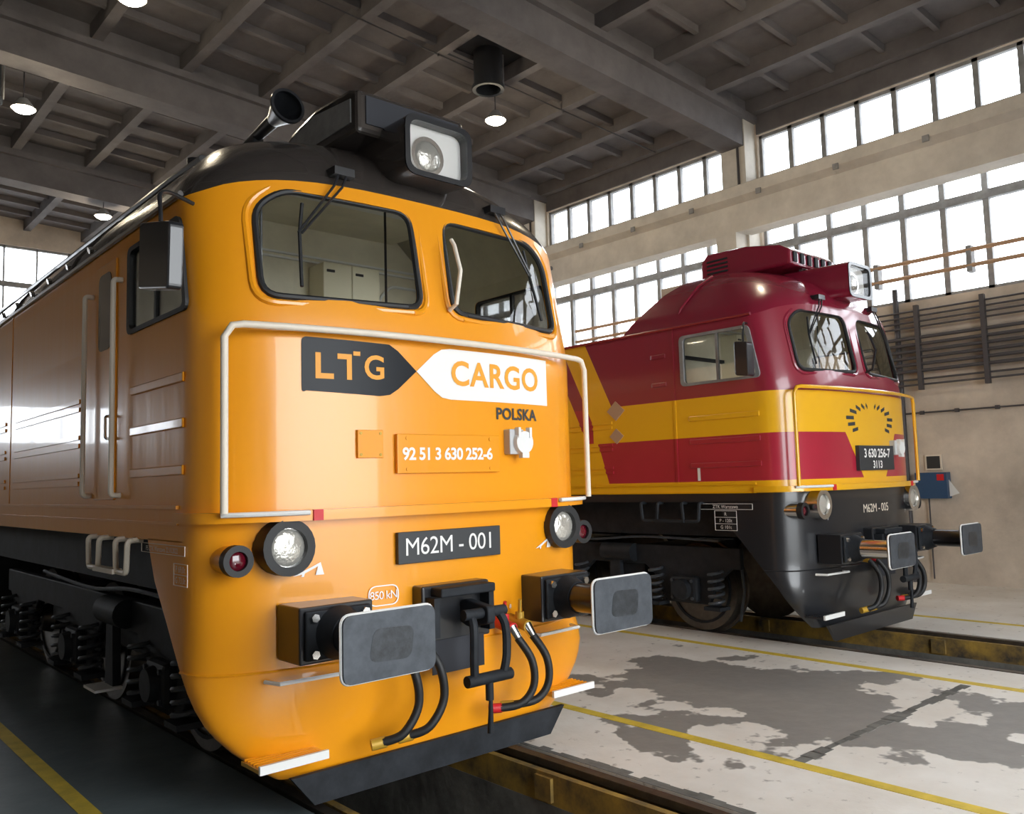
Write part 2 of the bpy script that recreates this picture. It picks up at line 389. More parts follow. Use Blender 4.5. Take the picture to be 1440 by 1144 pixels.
# left wall, back wall, front wall with gates
wall_with_holes('wall_left', 'x', LEFTX-.3, .3, FRONTY, BACKY, 0, 9.1, [], 'wall')
bw = [(-1.6, 4.2), (4.9, 10.8)]
wall_with_holes('wall_back', 'y', BACKY, .3, LEFTX-.3, WALLX+.3, 0, 10.0, [(a, b, 4.6, 8.85) for a, b in bw] + [(-9.5, -3.9, 3.25, 4.4)], 'wall')
window('y', BACKY+.12, -9.5, -3.9, 3.25, 4.4, 6, [])
for a, b in bw: window('y', BACKY+.12, a, b, 4.6, 8.85, round((b-a)/.8), [5.65, 6.7, 7.75], bar=.02)
wall_with_holes('wall_front', 'y', FRONTY-.3, .3, LEFTX-.3, WALLX+.3, 0, 10.0, [(-2.6, 5.0, 0, 6.0)], 'wall')
for k, (x0, x1) in enumerate(((-2.7, -2.55), (4.95, 5.1))):
    MB().box(x0, x1, FRONTY-3.2, FRONTY-.32, 0.0, 5.9).build('door_%d' % (k+1), 'frame')['kind'] = 'structure'
# ceiling: sloping ribbed slabs on girders
ce = MB()
zs_ = lambda x: zrib(x) + .28
ce.prism([(LEFTX-.3, zs_(LEFTX-.3)), (RIDGE, zs_(RIDGE)), (WALLX+.3, zs_(WALLX+.3)), (WALLX+.3, zs_(WALLX)+.3), (RIDGE, zs_(RIDGE)+.3), (LEFTX-.3, zs_(LEFTX)+.3)], 'y', FRONTY-.3, BACKY+.3)
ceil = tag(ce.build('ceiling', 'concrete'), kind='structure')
for y in COLY:
    for x0, x1 in ((RIDGE, WALLX), (LEFTX, RIDGE)):
        g = MB()
        def q(x, dz): return (x, zrib(x)+dz)
        g.prism([q(x0, -.66), q(x1, -.66), q(x1, .3), q(x0, .3)], 'y', y-.25, y+.25)
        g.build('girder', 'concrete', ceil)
        l = MB().prism([q(x0, -.13), q(x1, -.13), q(x1, 0), q(x0, 0)], 'y', y-.36, y+.36)
        l.build('girder_ledge', 'concrete', ceil)
rx = [11.05, 9.75] + [9.75-1.5*k for k in range(1, 16)]
gy = [FRONTY] + COLY + [BACKY]
spans = [(gy[i]+(.25 if i else 0), gy[i+1]-(.25 if i < len(gy)-2 else 0)) for i in range(len(gy)-1)]
cross = {}
for i, x in enumerate(rx):
    for a, b in spans:
        MB().box(x-.09, x+.09, a, b, zrib(x)-.0, zrib(x)+.33).build('slab_rib', 'concrete', ceil)
    if i+1 < len(rx) and x > -3:
        x1 = rx[i+1]; w = round(x - x1 - .18, 3)
        if w not in cross: cross[w] = MB().box(-w/2, w/2, -.045, .045, -.13, .02).mesh('cross_rib'); cross[w].materials.append(M['concrete'])
        for a, b in spans[1:]:
            for k in range(1, 6):
                o = link(bpy.data.objects.new('cross_rib', cross[w]), ceil); xm = (x+x1)/2
                o.location = (xm, a + (b-a)*k/6, zs_(xm)); o.rotation_euler = (0, math.atan(SL)*(1 if xm > RIDGE else -1), 0)
# lamps hung under the roof
lamp_lab = ['lit industrial ceiling lamp hanging below the exhaust hood over the maroon locomotive', 'lit ceiling lamp above the orange locomotive, in the roof bay nearest its horn',
            'lit ceiling lamp in the second roof bay behind the first girder, over the orange locomotive', 'lit ceiling lamp low over the far end of the orange locomotive roof', 'lit ceiling lamp over the front end of the maroon locomotive']
for (x, y, z), lab in zip(((6.446, 6.887, 8.25), (.203, 6.941, 8.25), (-.125, 11.409, 8.25), (2.612, 16.602, 8.25), (6.61, 1.55, 8.25)), lamp_lab):
    L_ = tag(empty('ceiling_lamp', (x, y, z)), lab, 'lamp', 'hall ceiling lamps')
    MB().cyl((0, 0, .05), (0, 0, .22), .19, .07, 20).build('shade', 'frame', L_, True)
    MB().dome((0, 0, .05), (0, 0, -1), .17, .07, 20).build('bulb', 'lamp', L_, True)
    MB().cyl((0, 0, .22), (0, 0, zrib(x)+.26-z), .012, seg=6).build('rod', 'pipe', L_)
    pl = bpy.data.lights.new('lamp_light', 'POINT'); pl.energy = 60; pl.color = (1, .85, .62); pl.shadow_soft_size = .15
    po = bpy.data.objects.new('lamp_light', pl); link(po, L_); po.location = (0, 0, -.12)
for y, lab in ((6.9, 'thin lamp cable conduit running across the first roof bay'), (11.4, 'thin lamp cable conduit running across the second roof bay')):
    c_ = tag(empty('conduit', (0, y, 0)), lab, 'conduit')
    MB().tube([(-3, 0, zrib(-3)-.02), (RIDGE, 0, zrib(RIDGE)-.02), (11, 0, zrib(11)-.02)], .014, 6).build('cable_pipe', 'pipe', c_)
    for x in (-.6, 1.1, 2.4, 5.2, 8.2): MB().box(x-.012, x+.012, -.012, .012, zrib(x)-.05, zrib(x)+.3).build('hanger', 'pipe', c_)
for x, y, lab in ((TR2, 6.63, 'round black smoke exhaust hood in the roof over the maroon locomotive'), (-.55, 12.3, 'round black smoke exhaust hood in the roof over the orange locomotive')):
    h = tag(empty('exhaust_hood', (x, y, 8.66)), lab, 'exhaust hood', 'smoke exhaust hoods'); zt = zrib(x)+.27-8.66
    MB().cyl((0, 0, .02), (0, 0, zt), .25, .25, 28, False).build('pipe', 'hoodblack', h, True)
    MB().ring((0, 0, 0), (0, 0, 1), .22, .28, .07, 28).build('rim', 'hoodblack', h)
    MB().box(-.6, .75, -.5, .5, zt-.03, zt).build('roof_plate', 'hoodblack', h)
    MB().cyl((.27, -.1, .05), (.27, -.1, zt), .015, seg=6).build('stay', 'frame', h)
# things on the right wall
rad = tag(empty('pipe_radiator', (WALLX-.14, 0, 3.2)), 'long wall radiator of dark horizontal pipes on posts, beside the maroon locomotive', 'radiator')
for k, z in enumerate((3.24, 3.33, 3.47, 3.58, 3.69, 3.80, 3.91, 4.02, 4.20, 4.29, 4.38, 4.47)):
    MB().cyl((0, -6, z-3.2), (0, 2.6, z-3.2), .03 if 2 <= k <= 7 else .017, seg=10).build('pipe', 'pipe', rad, True)
for y in (1.68, .66, -.4, -1.5, -2.6): MB().box(-.05, .03, y-.035, y+.035, -.05, 1.36).build('post', 'pipe', rad)
op_ = tag(empty('wall_pipe_pair', (WALLX-.15, 0, 5.05)), 'pair of pale orange pipes running along the wall under the lower windows', 'pipes')
for z in (0, .25): MB().cyl((0, -9, z), (0, 9.5, z), .035, seg=10).build('pipe', 'copper', op_, True)
for y in (-3.2, -.8, .8, 2.3): MB().box(-.03, .13, y-.04, y+.04, -.1, .32).build('bracket', 'frame', op_)
tag(MB().cyl((WALLX-.06, 2.05, 0), (WALLX-.06, 2.05, 4.9), .045, seg=12).build('vertical_pipe', 'pipe', None, True), 'vertical grey drop pipe joining the wall pipes and the radiator', 'pipe')
cd_ = tag(empty('wall_conduit', (WALLX-.03, 0, 2.78)), 'thin horizontal cable conduit on the wall below the pipe radiator', 'conduit')
MB().cyl((0, -9, 0), (0, 2.4, 0), .014, seg=6).build('cable_pipe', 'pipe', cd_)
for y in (1.75, 1.2, .6, 0, -.7): MB().box(-.02, .03, y-.03, y+.03, -.03, .03).build('clip', 'pipe', cd_)
nb = tag(empty('notice_board', (WALLX-.01, 1.62, 1.37)), 'blue cabinet on the plaster wall behind the maroon locomotive', 'cabinet')
MB().box(-.16, 0, -.24, .26, 0, .42).build('case', 'blue', nb); MB().box(-.165, -.16, -.2, -.09, .29, .39).build('red_sticker', 'red', nb)
MB().prism([(-.25, .03), (-.25, .30), (-.40, .08)], 'x', -.10, -.095).build('paper', 'white', nb)
MB().cyl((-.05, .1, -1.3), (-.05, .1, 0), .012, seg=6).build('cable', 'pipe', nb)
sb = tag(empty('wall_sign', (WALLX-.01, 1.62, 1.83)), 'small dark framed sign above the blue wall cabinet', 'sign')
MB().box(-.03, 0, -.13, .13, 0, .25).build('frame', 'cream', sb); MB().box(-.035, -.03, -.105, .105, .025, .225).build('panel', 'plate', sb)

# ------------------------------------------------------------------ locomotive body shape (local: nose at y=0, facing -y)
HW, NEXP, DEP = 1.475, 2.6, .48
ZT = [2.75, 3.6, 3.75, 3.9, 4.05, 4.2, 4.3, 4.36]
def y_nose(z): return interp(z, ZT, [.07, .24, .31, .42, .58, .85, 1.15, 1.6])
def half_w(z): return interp(z, [3.54, 3.7, 3.89, 4.05, 4.21, 4.30, 4.36], [HW, 1.40, 1.25, 1.10, .85, .55, .04])
def yfront(x, z):
    return y_nose(z) + DEP - DEP*max(0., 1-min(1., abs(x)/HW)**NEXP)**(1/NEXP)
def plan(W, y0, D, yend, n=28):
    pts = [(-W, yend)]
    for i in range(n+1):
        t = -math.pi/2 + math.pi*i/n
        pts.append((W*math.copysign(abs(math.sin(t))**(2/NEXP), t), y0 + D - D*abs(math.cos(t))**(2/NEXP)))
    pts.append((W, yend)); return pts
def shell(zlist, yend, wfun=half_w, bump=True, y0fun=y_nose, dfun=None):
    vs, fs = [], []; n = None
    for z in zlist:
        W = wfun(z); y0 = y0fun(z); ye = yend(z) if callable(yend) else yend
        D = dfun(z) if dfun else DEP + max(0, z-3.6)*.35
        if ye < y0 + D: D = ye - y0 - .001
        p = plan(W, y0, D, ye); n = len(p)
        for x, y in p:
            bz = 0
            if bump and 2.9 < z < 4.2:
                b = interp(z, [2.9, 3.54, 4.2], [0, .15, 0]); ff = max(0, 1-abs(x/W)**4)*max(0, min(1, (y0+D-y)/D*1.6)); bz = b*ff
            vs.append((x, y, z+bz))
    for j in range(len(zlist)-1):
        for i in range(n-1): fs.append((j*n+i, j*n+i+1, (j+1)*n+i+1, (j+1)*n+i))
    return vs, fs
def solid_shell(name, zlist, yend, m, parent, cutters=None, thick=.035, lining=True, **kw):
    vs, fs = shell(zlist, yend, **kw)
    me = bpy.data.meshes.new(name); me.from_pydata(vs, [], fs)
    bm = bmesh.new(); bm.from_mesh(me); bmesh.ops.recalc_face_normals(bm, faces=bm.faces)
    c = sum((f.normal.y*f.calc_area() for f in bm.faces if f.calc_center_median().y < .6), 0.)
    if c > 0: bmesh.ops.reverse_faces(bm, faces=bm.faces)
    bm.to_mesh(me); bm.free()
    me.materials.append(M[m]); me.materials.append(M['cabwall'] if lining else M[m])
    o = link(bpy.data.objects.new(name, me))
    md = o.modifiers.new('solid', 'SOLIDIFY'); md.material_offset = 1; md.thickness = thick; md.offset = -1; md.use_even_offset = False
    tmp = None
    if cutters:
        tmp = cutters.build('cutter', m); b = o.modifiers.new('cut', 'BOOLEAN'); b.operation = 'DIFFERENCE'; b.object = tmp; b.solver = 'EXACT'
    dg = bpy.context.evaluated_depsgraph_get(); dg.update()
    me2 = bpy.data.meshes.new_from_object(o.evaluated_get(dg)); bpy.data.objects.remove(o)
    if tmp: bpy.data.objects.remove(tmp)
    me2.name = name
    me2.polygons.foreach_set('use_smooth', [True]*len(me2.polygons)); me2.set_sharp_from_angle(angle=math.radians(35))
    return link(bpy.data.objects.new(name, me2), parent)
def bent(me, m, name, parent, x, z, off, step=.06):     # wraps a flat mesh (in its xy plane) onto the nose
    bm = bmesh.new(); bm.from_mesh(me)
    bmesh.ops.translate(bm, verts=bm.verts, vec=(x, z, 0))
    k = -1.5
    while k < 1.5:
        bmesh.ops.bisect_plane(bm, geom=bm.verts[:]+bm.edges[:]+bm.faces[:], plane_co=(k, 0, 0), plane_no=(1, 0, 0)); k += step
    for v in bm.verts: v.co = Vector((v.co.x, yfront(v.co.x, v.co.y) - off, v.co.y))
    bm.to_mesh(me); bm.free(); me.materials.clear(); me.materials.append(M[m] if isinstance(m, str) else m)
    return link(bpy.data.objects.new(name, me), parent)
def flat_mesh(outline):
    me = bpy.data.meshes.new('film'); me.from_pydata([(u, v, 0) for u, v in outline], [], [tuple(range(len(outline)))]); return me
def text_front(body, size, x, z, m, parent, off=.006, bold=0., spacing=1., name='lettering'):
    return bent(text_mesh(body, size, bold, spacing), m, name, parent, x, z, off)
def text_flat(body, size, loc, m, parent, side=False, bold=0., spacing=1., slant=0., name='lettering'):
    me = text_mesh(body, size, bold, spacing)
    for v in me.vertices:
        a, b = v.co.x, v.co.y
        v.co = (loc[0], loc[1]-a, loc[2]+b) if side else (loc[0]+a, loc[1], loc[2]+b+a*slant)
    me.materials.clear(); me.materials.append(M[m]); return link(bpy.data.objects.new(name, me), parent)
WIN = [(.13, 2.95), (.13, 3.60), (.98, 3.60), (1.15, 3.47), (1.15, 2.93)]
def mirror(o, s): return [(s*x, z) for x, z in o]

def build_loco(loc, v):
    yel = v == 'orange'
    body_m = 'orange' if yel else 'livery'
    T = empty('locomotive', loc)
    tag(T, 'glossy orange diesel locomotive with black roof and white-lettered cargo logo on its nose' if yel else
        'maroon and yellow diesel locomotive with a black nose skirt, standing beside the wall', 'locomotive')
    # --- shell
    cut = MB()
    for s in (-1, 1): cut.prism(rounded(mirror(WIN, s), .11), 'y', -.6, .95)
    cut.prism(rounded([(.50, 2.87), (1.49, 2.87), (1.49, 3.42), (.62, 3.42)], .06), 'x', -1.7, -1.3)
    cut.prism(rounded([(.50, 2.87), (1.49, 2.87), (1.49, 3.42), (.62, 3.42)], .06), 'x', 1.3, 1.7)
    zl = [1.55, 1.62, 1.75, 2.0, 2.25, 2.5, 2.7, 2.85, 2.95, 3.05, 3.15, 3.25, 3.35, 3.45, 3.54]
    solid_shell('body_shell', zl, 16.4, body_m, T, cut)
    zr = [3.54, 3.58, 3.64, 3.7, 3.76, 3.83, 3.9, 3.97, 4.05, 4.12, 4.19, 4.25, 4.3, 4.34, 4.36]
    yend_roof = 16.4 if yel else (lambda z: 2.46 - .8*(z-3.45))
    ro = solid_shell('roof', zr, yend_roof, 'roofblack' if yel else 'maroon', T, thick=.03)
    if not yel:
        MB().box(-1.43, 1.43, 2.0, 16.35, 3.3, 3.34).build('engine_deck', 'dark', T)
        MB().tube([(-1.42, 1.63, 3.56), (-1.36, 1.56, 3.78), (-1.12, 1.47, 4.06), (-.9, 1.42, 4.2)], .014, 6).build('roof_seam', 'maroon', ro)
        MB().box(-.5, .2, 2.0, 2.5, 3.9, 4.3).build('roof_vent', 'cream', T)
    else:
        for k in range(7): MB().tube([(s_*1.0*half_w(z)*1.003, 3.0+k*1.9, z+.004) for s_ in (-1,) for z in (3.55, 3.7, 3.89, 4.05, 4.21, 4.3)], .012, 6).build('roof_seam', 'roofblack', ro)
        for k in range(22): MB().cyl((-1.43, 2.5+k*.6, 3.66), (-1.46, 2.5+k*.6, 3.65), .025, seg=8).build('roof_bolt', 'chrome', ro)
        MB().tube([(-.95, 1.6, 4.2), (-.95, 2.2, 4.22), (-.95, 9, 4.22)], .03, 8).build('roof_pipe', 'black', ro)
    MB().tube([(-1.49, y, 3.545) for y in (.56, 3, 8, 16.4)], .018, 6).build('gutter', 'roofblack' if yel else 'maroon', T)
    MB().tube([(1.49, y, 3.545) for y in (.56, 3, 8, 16.4)], .018, 6).build('gutter', 'roofblack' if yel else 'maroon', T)
    MB().box(-1.44, 1.44, 16.3, 16.38, 1.2, 3.6).build('end_wall', body_m, T)
    # --- sill bands
    sm = 'orange' if yel else 'yellow'
    for s in (-1, 1):
        MB().box(min(s*1.475, s*1.492), max(s*1.475, s*1.492), .6, 16.38, 1.735, 1.755).build('sill_lip', sm, T)
        MB().box(min(s*1.475, s*1.487), max(s*1.475, s*1.487), .6, 16.38, 1.645, 1.66).build('sill_lip', sm, T)
    # --- ledge round the nose
    lv = MB(); a_, b_ = plan(HW+.03, -.03, .50, .62), plan(HW-.02, .075, .47, .62); n = len(a_)
    vs = [(x, y, z) for z in (1.655, 1.712) for p in (a_, b_) for x, y in p]
    fs = []
    for i in range(n-1):
        fs += [(i, i+1, n+i+1, n+i), (2*n+i, 2*n+i+1, 3*n+i+1, 3*n+i), (i, i+1, 2*n+i+1, 2*n+i), (n+i, n+i+1, 3*n+i+1, 3*n+i)]
    fs += [(0, n, 3*n, 2*n), (n-1, 2*n-1, 4*n-1, 3*n-1)]
    lv.add(vs, fs); ledge = lv.build('nose_ledge', sm, T, True)
    def ledge_y(x): return -.03 + .50 - .50*(1-min(1, abs(x)/1.505)**NEXP)**(1/NEXP)
    for s in (-1, 1):
        MB().tube([(s*x, ledge_y(x)-.02, 1.70) for x in (.97, 1.1, 1.2, 1.3, 1.4)], .014, 8).build('step_bar', 'white', ledge)
        m_ = MB(); m_.box(s*.915-.03, s*.915+.03, ledge_y(.915)-.006, ledge_y(.915)+.02, 1.654, 1.714); m_.build('reflector', 'red', ledge)
    # --- front handrail
    hy = lambda x: -.005 + .16*(abs(x)/1.4)**2.2
    path = [(-1.4, .155, 1.71), (-1.4, .155, 2.66)] + [(-1.36, hy(1.36), 2.725)] + [(x/10, hy(x/10), 2.735) for x in range(-13, 14)] + [(1.36, hy(1.36), 2.725), (1.4, .155, 2.66), (1.4, .155, 1.71)]
    MB().tube(path, .021, 10).build('handrail', 'cream' if yel else 'yellow', T, True)
    # --- windscreens
    for s in (-1, 1):
        o = rounded(mirror(WIN, s), .11); cx = sum(p[0] for p in o)/len(o); cz = sum(p[1] for p in o)/len(o)
        def grow(p, d):
            w = Vector((p[0]-cx, p[1]-cz)); l = w.length; w = w*((l+d)/l); return (cx+w.x, cz+w.y)
        g = MB(); nn = len(o)
        for dy in (.012, .018):
            g.v += [(x, yfront(x, z)+dy, z) for x, z in o]
        cpt = [(cx, yfront(cx, cz)+dy, cz) for dy in (.012, .018)]
        mid = [((x+cx)/2, yfront((x+cx)/2, (z+cz)/2)+.015, (z+cz)/2) for x, z in o]
        g.v = [(x, yfront(x, z)+.015, z) for x, z in o] + mid + [(cx, yfront(cx, cz)+.015, cz)]
        g.f = [(i, (i+1) % nn, nn+(i+1) % nn, nn+i) for i in range(nn)] + [(nn+i, nn+(i+1) % nn, 2*nn) for i in range(nn)]
        ws = g.build('windscreen', 'glass', T, True)
        MB().tube([(x, yfront(x, z)-.004, z) for x, z in [grow(p, .004) for p in o] + [grow(o[0], .004)]], .021, 8).build('gasket', 'rubber', ws, True)
        # raised moulding round the window
        md = MB(); md.tube([(x, yfront(x, z)-.0, z) for x, z in [grow(p, .055) for p in o] + [grow(o[0], .055)]], .022, 8)
        md.build('window_moulding', 'orange' if yel else 'maroon', ws, True)
        # wiper
        bx = s*.62
        wy = lambda x, z: yfront(x, z) - .035
        wp = MB().box(bx-.07, bx+.07, .20, .32, 3.74, 3.79); wp = wp.build('wiper_motor', 'black', ws)
        tipx, tipz = s*.92, 3.33
        for dx in (-.025, .03): MB().tube([(bx+dx, .22, 3.76), (bx+dx+s*.05, .2, 3.66), (tipx+dx*.4, wy(tipx, tipz), tipz)], .008, 6).build('wiper_arm', 'black', wp)
        MB().tube([(tipx-s*.03, wy(tipx, 3.5)-.005, 3.52), (tipx, wy(tipx, tipz)+.005, tipz), (tipx+s*.03, wy(tipx, 2.97)-.005, 2.99)], .011, 6).build('wiper_blade', 'rubber', wp)
    MB().tube([(.075, .05, 3.42), (.085, .03, 3.38), (.085, -.03, 3.2), (.085, 0.02, 2.99), (.08, .09, 2.96)], .014, 8).build('centre_grab_handle', 'cream' if yel else 'black', T, True)
    # --- cab interior
    cab = MB().prism([(-1.40, 1.72), (1.40, 1.72), (1.40, 3.54), (1.20, 3.84), (1.0, 4.02), (-1.0, 4.02), (-1.20, 3.84), (-1.40, 3.54)], 'y', 2.05, 2.09).build('cab_rear_wall', 'cabwall', T)
    MB().box(-1.40, 1.40, .75, 2.09, 1.70, 1.74).build('cab_floor', 'dark', T)
    MB().prism([(.75, 3.92), (2.06, 3.99), (2.06, 4.02), (.75, 3.95)], 'x', -.95, .95).build('cab_ceiling', 'cabwall', T)
    MB().prism([(.30, 2.55), (.42, 2.72), (.75, 2.76), (.78, 2.68), (.70, 1.75), (.60, 1.75)], 'x', -1.2, 1.2).build('control_desk', 'cabwall', T, bevel=.01)
    for x0 in (.12, .39):
        c_ = MB().box(x0, x0+.265, 1.80, 2.05, 2.2, 3.66).build('cabinet', 'cabinet', T, bevel=.008)
        MB().box(x0+.03, x0+.1, 1.79, 1.80, 3.58, 3.60).build('handle', 'black', c_)
    for z in (3.70, 3.74): MB().box(-1.24, 1.24, 2.03, 2.05, z, z+.016).build('wall_moulding', 'white', cab)
    MB().tube(arc_pts([(.8, 2.03, 2.3), (.8, 2.03, 3.48), (.92, 2.03, 3.60), (1.2, 2.03, 3.60), (1.32, 2.03, 3.48), (1.32, 2.03, 2.3)], .05), .014, 6).build('door_frame', 'white', cab)
    MB().box(-.8, .8, .9, 1.05, 3.86, 3.92).build('ceiling_light', 'white', T)
    for x in (-1.0, -.1): MB().box(x-.006, x+.006, .55, .562, 3.02, 3.7).build('blind_cord', 'black', T)
    # --- side windows, mirrors, doors, ribs
    for s in (-1, 1):
        o = rounded([(.50, 2.87), (1.49, 2.87), (1.49, 3.42), (.62, 3.42)], .06); X = s*1.475
        w = MB().prism(o, 'x', X-s*.016, X-s*.012).build('side_window', 'glass', T)
        cy = sum(p[0] for p in o)/len(o); cz = sum(p[1] for p in o)/len(o); nn = len(o)
        def gr(p, d):
            q = Vector((p[0]-cy, p[1]-cz)); l = q.length; q = q*((l+d)/l); return (cy+q.x, cz+q.y)
        fr = MB(); i_, o_ = [gr(p, -.03) for p in o], [gr(p, .025) for p in o]
        fr.v = [(X+s*.012, y, z) for y, z in i_] + [(X+s*.012, y, z) for y, z in o_] + [(X-s*.03, y, z) for y, z in i_] + [(X-s*.03, y, z) for y, z in o_]
        fr.f = [(a*nn+i, a*nn+(i+1) % nn, b*nn+(i+1) % nn, b*nn+i) for a, b in ((0, 1), (0, 2), (1, 3), (2, 3)) for i in range(nn)]
        fr.build('window_frame', 'rubber' if yel else 'frame', w)
        MB().box(min(X, X-s*.03), max(X, X-s*.03), 1.0, 1.03, 2.88, 3.42).build('window_bar', 'rubber' if yel else 'frame', w)
        # mirror
        if s > 0: pass
        elif yel: mi = MB().prism(rounded([(.06, 2.86), (.50, 2.94), (.49, 3.31), (.04, 3.21)], .03), 'x', s*1.66, s*1.74).build('mirror', 'black', T, bevel=.01)
        else: mi = MB().prism(rounded([(.50, 2.86), (.66, 2.88), (.66, 3.24), (.50, 3.22)], .03), 'x', s*1.55, s*1.68).build('mirror', 'black', T, bevel=.01)
        if s < 0: MB().tube(arc_pts([(s*1.47, .42, 3.45), (s*1.62, .36, 3.47), (s*1.70, .30, 3.44), (s*1.70, .27, 3.3), (s*1.70, .27, 3.0)] if yel else [(s*1.47, .62, 3.45), (s*1.60, .58, 3.44), (s*1.62, .58, 3.3), (s*1.62, .58, 3.0)], .05), .012, 8).build('mirror_arm', 'black', mi, True)
        # door
        if yel or s > 0:
            d = MB().box(min(X-s*.005, X+s*.012), max(X-s*.005, X+s*.012), 1.74, 2.20, 1.79, 3.43).build('side_door', body_m, T, bevel=.01)
            MB().prism(rounded([(1.83, 2.82), (2.11, 2.82), (2.11, 3.36), (1.83, 3.36)], .07), 'x', X+s*.010, X+s*.016).build('door_window', 'tint', d)
            MB().tube(arc_pts([(X+s*.012, 1.80, 2.35), (X+s*.05, 1.80, 2.35), (X+s*.05, 1.80, 2.2), (X+s*.012, 1.80, 2.2)], .02), .01, 6).build('door_handle', 'chrome', d)
            for y in (1.63, 2.28):
                MB().tube(arc_pts([(X, y, 1.82), (X+s*.06, y, 1.82), (X+s*.06, y, 3.25), (X, y, 3.25)], .03), .018, 8).build('door_handrail', 'cream' if yel else 'maroon', T, True)
        else: MB().box(X-.008, X, 1.60, 1.63, 1.76, 3.53).build('panel_seam', body_m, T)
        for z in (2.48, 2.22, 1.955):
            MB().box(min(X, X+s*.014), max(X, X+s*.014), .52, 1.42, z-.028, z+.028).build('pressed_rib', body_m, T, bevel=.012)
        for k, (ya, yb) in enumerate(((2.5, 4.8), (5.0, 7.4), (7.6, 10.0), (10.2, 12.6), (12.8, 15.8))):
            for z in (2.52, 2.46, 2.25, 2.19, 1.97, 1.91):
                MB().box(min(X, X+s*.012), max(X, X+s*.012), ya+.08, yb-.08, z-.016, z+.016).build('pressed_rib', body_m, T)
            MB().box(min(X, X+s*.006), max(X, X+s*.006), yb+.08, yb+.11, 1.76, 3.53).build('panel_seam', body_m, T)
    # --- nose skirt
    sk = 'orange' if yel else 'black'
    zk = [1.555, 1.31, 1.1, .95, .836, .74, .657, .57, .5, .415, .34, .27, .235]
    yr = [1.105, .98, .79, .66, .56, .48, .42, .385, .36, .335, .32, .31, .305]
    wk = [1.475]*5 + [1.468, 1.45, 1.41, 1.36, 1.28, 1.19, 1.10, 1.05]
    zd = dict(zip(zk, zip(yr, wk)))
    solid_shell('nose_skirt', zk, lambda z: zd[z][0], sk, T, wfun=lambda z: zd[z][1], bump=False, y0fun=lambda z: .075 + .14*max(0, .84-z), dfun=lambda z: min(DEP, zd[z][0]-.08-.14*max(0, .84-z)), thick=.02, lining=False)
    MB().prism([(-1.04, .27), (1.04, .27), (.90, .10), (-.90, .10)], 'y', .118, .15).build('rail_guard', 'dark' if yel else 'black', T)
    MB().tube([(x, y-.0, .842) for x, y in plan(HW+.002, .072, .48, .56)], .008, 6).build('skirt_seam', sk, T)
    def sy_(x): return yfront(x, 2.0)
    for s in (-1, 1):
        st = MB().box(min(s*.86, s*1.26), max(s*.86, s*1.26), .05, .26, .365, .385).build('step', 'brass' if yel else 'black', T)
        for k in range(6): MB().box(min(s*.87, s*1.25), max(s*.87, s*1.25), .06+k*.035, .07+k*.035, .385, .397).build('tread_bar', 'orange' if yel else 'black', st)
        MB().box(min(s*.86, s*1.26), max(s*.86, s*1.26), .03, .05, .36, .405).build('step_edge', 'white', st)
        MB().tube([(s*.72, .10, .80), (s*.74, .02, .80), (s*1.14, .05, .80), (s*1.17, .16, .80)], .012, 6).build('grab_bar', 'white', T)
        # lamps
        x = s*1.064; yb = sy_(1.064)
        hl = MB().ring((x, yb-.09, 1.511), (0, 1, 0), .108, .155, .12).build('headlight', 'rubber' if yel else 'chrome', T, True)
        MB().cyl((x, yb-.02, 1.511), (x, yb+.12, 1.511), .15, seg=24).build('housing', 'black' if yel else 'chrome', hl, True)
        MB().dome((x, yb-.05, 1.511), (0, -1, 0), .11, .03, 24).build('lens', 'lens', hl, True)
        MB().ring((x, yb-.06, 1.511), (0, 1, 0), .088, .112, .02).build('rim', 'chrome', hl, True)
        x = s*1.325; yb = sy_(1.325)
        tl = MB().cyl((x, yb-.10, 1.455), (x, yb+.1, 1.455), .078, seg=20).build('tail_light', body_m if yel else 'chrome', T, True)
        MB().ring((x, yb-.13, 1.455), (0, 1, 0), .052, .085, .06).build('ring', 'rubber', tl, True)
        MB().dome((x, yb-.10, 1.455), (0, -1, 0), .055, .02, 16).build('lens', 'redlens', tl, True)
        # buffer
        bc = s*.875
        bf = MB().box(bc-.225, bc+.225, -.10, .16, .905, 1.205).build('buffer', 'black', T, bevel=.01)
        MB().box(bc-.20, bc+.20, -.125, -.10, .925, 1.185).build('base_plate', 'dark', bf, bevel=.01)
        for dx in (-.155, .155):
            for dz in (-.095, .095): MB().cyl((bc+dx, -.125, 1.055+dz), (bc+dx, -.150, 1.055+dz), .024, seg=6).build('bolt', 'chrome', bf)
        MB().cyl((bc, -.125, 1.055), (bc, -.22, 1.055), .145, .105, 24).build('collar', 'dark', bf, True)
        MB().cyl((bc, -.2, 1.055), (bc, -.59, 1.055), .095, seg=24).build('plunger', 'black' if (yel or s > 0) else 'chrome', bf, True)
        pl_ = MB().prism(rounded([(bc-.27, .893), (bc+.27, .893), (bc+.27, 1.217), (bc-.27, 1.217)], .05), 'y', -.622, -.585).build('buffer_plate', 'steel', bf)
        rim = rounded([(bc-.27, .893), (bc+.27, .893), (bc+.27, 1.217), (bc-.27, 1.217)], .05)
        MB().tube([(x_, -.600, z_) for x_, z_ in rim + rim[:1]], .010, 6).build('plate_edge', 'white', pl_)
        MB().prism(rounded([(bc-.13, .98), (bc+.12, .97), (bc+.14, 1.13), (bc-.10, 1.14)], .05), 'y', -.6235, -.621).build('grease_patch', 'grease', pl_)
    # --- coupling
    cp = MB().box(-.26, .26, -.03, .10, .88, 1.225).build('coupling', 'black', T, bevel=.015)
    MB().box(-.20, .22, -.14, .02, 1.16, 1.215).build('top_plate', 'dark', cp, bevel=.01)
    for x in (-.22, .20): MB().box(x-.02, x+.02, -.12, .0, .93, 1.16).build('guide_plate', 'dark', cp)
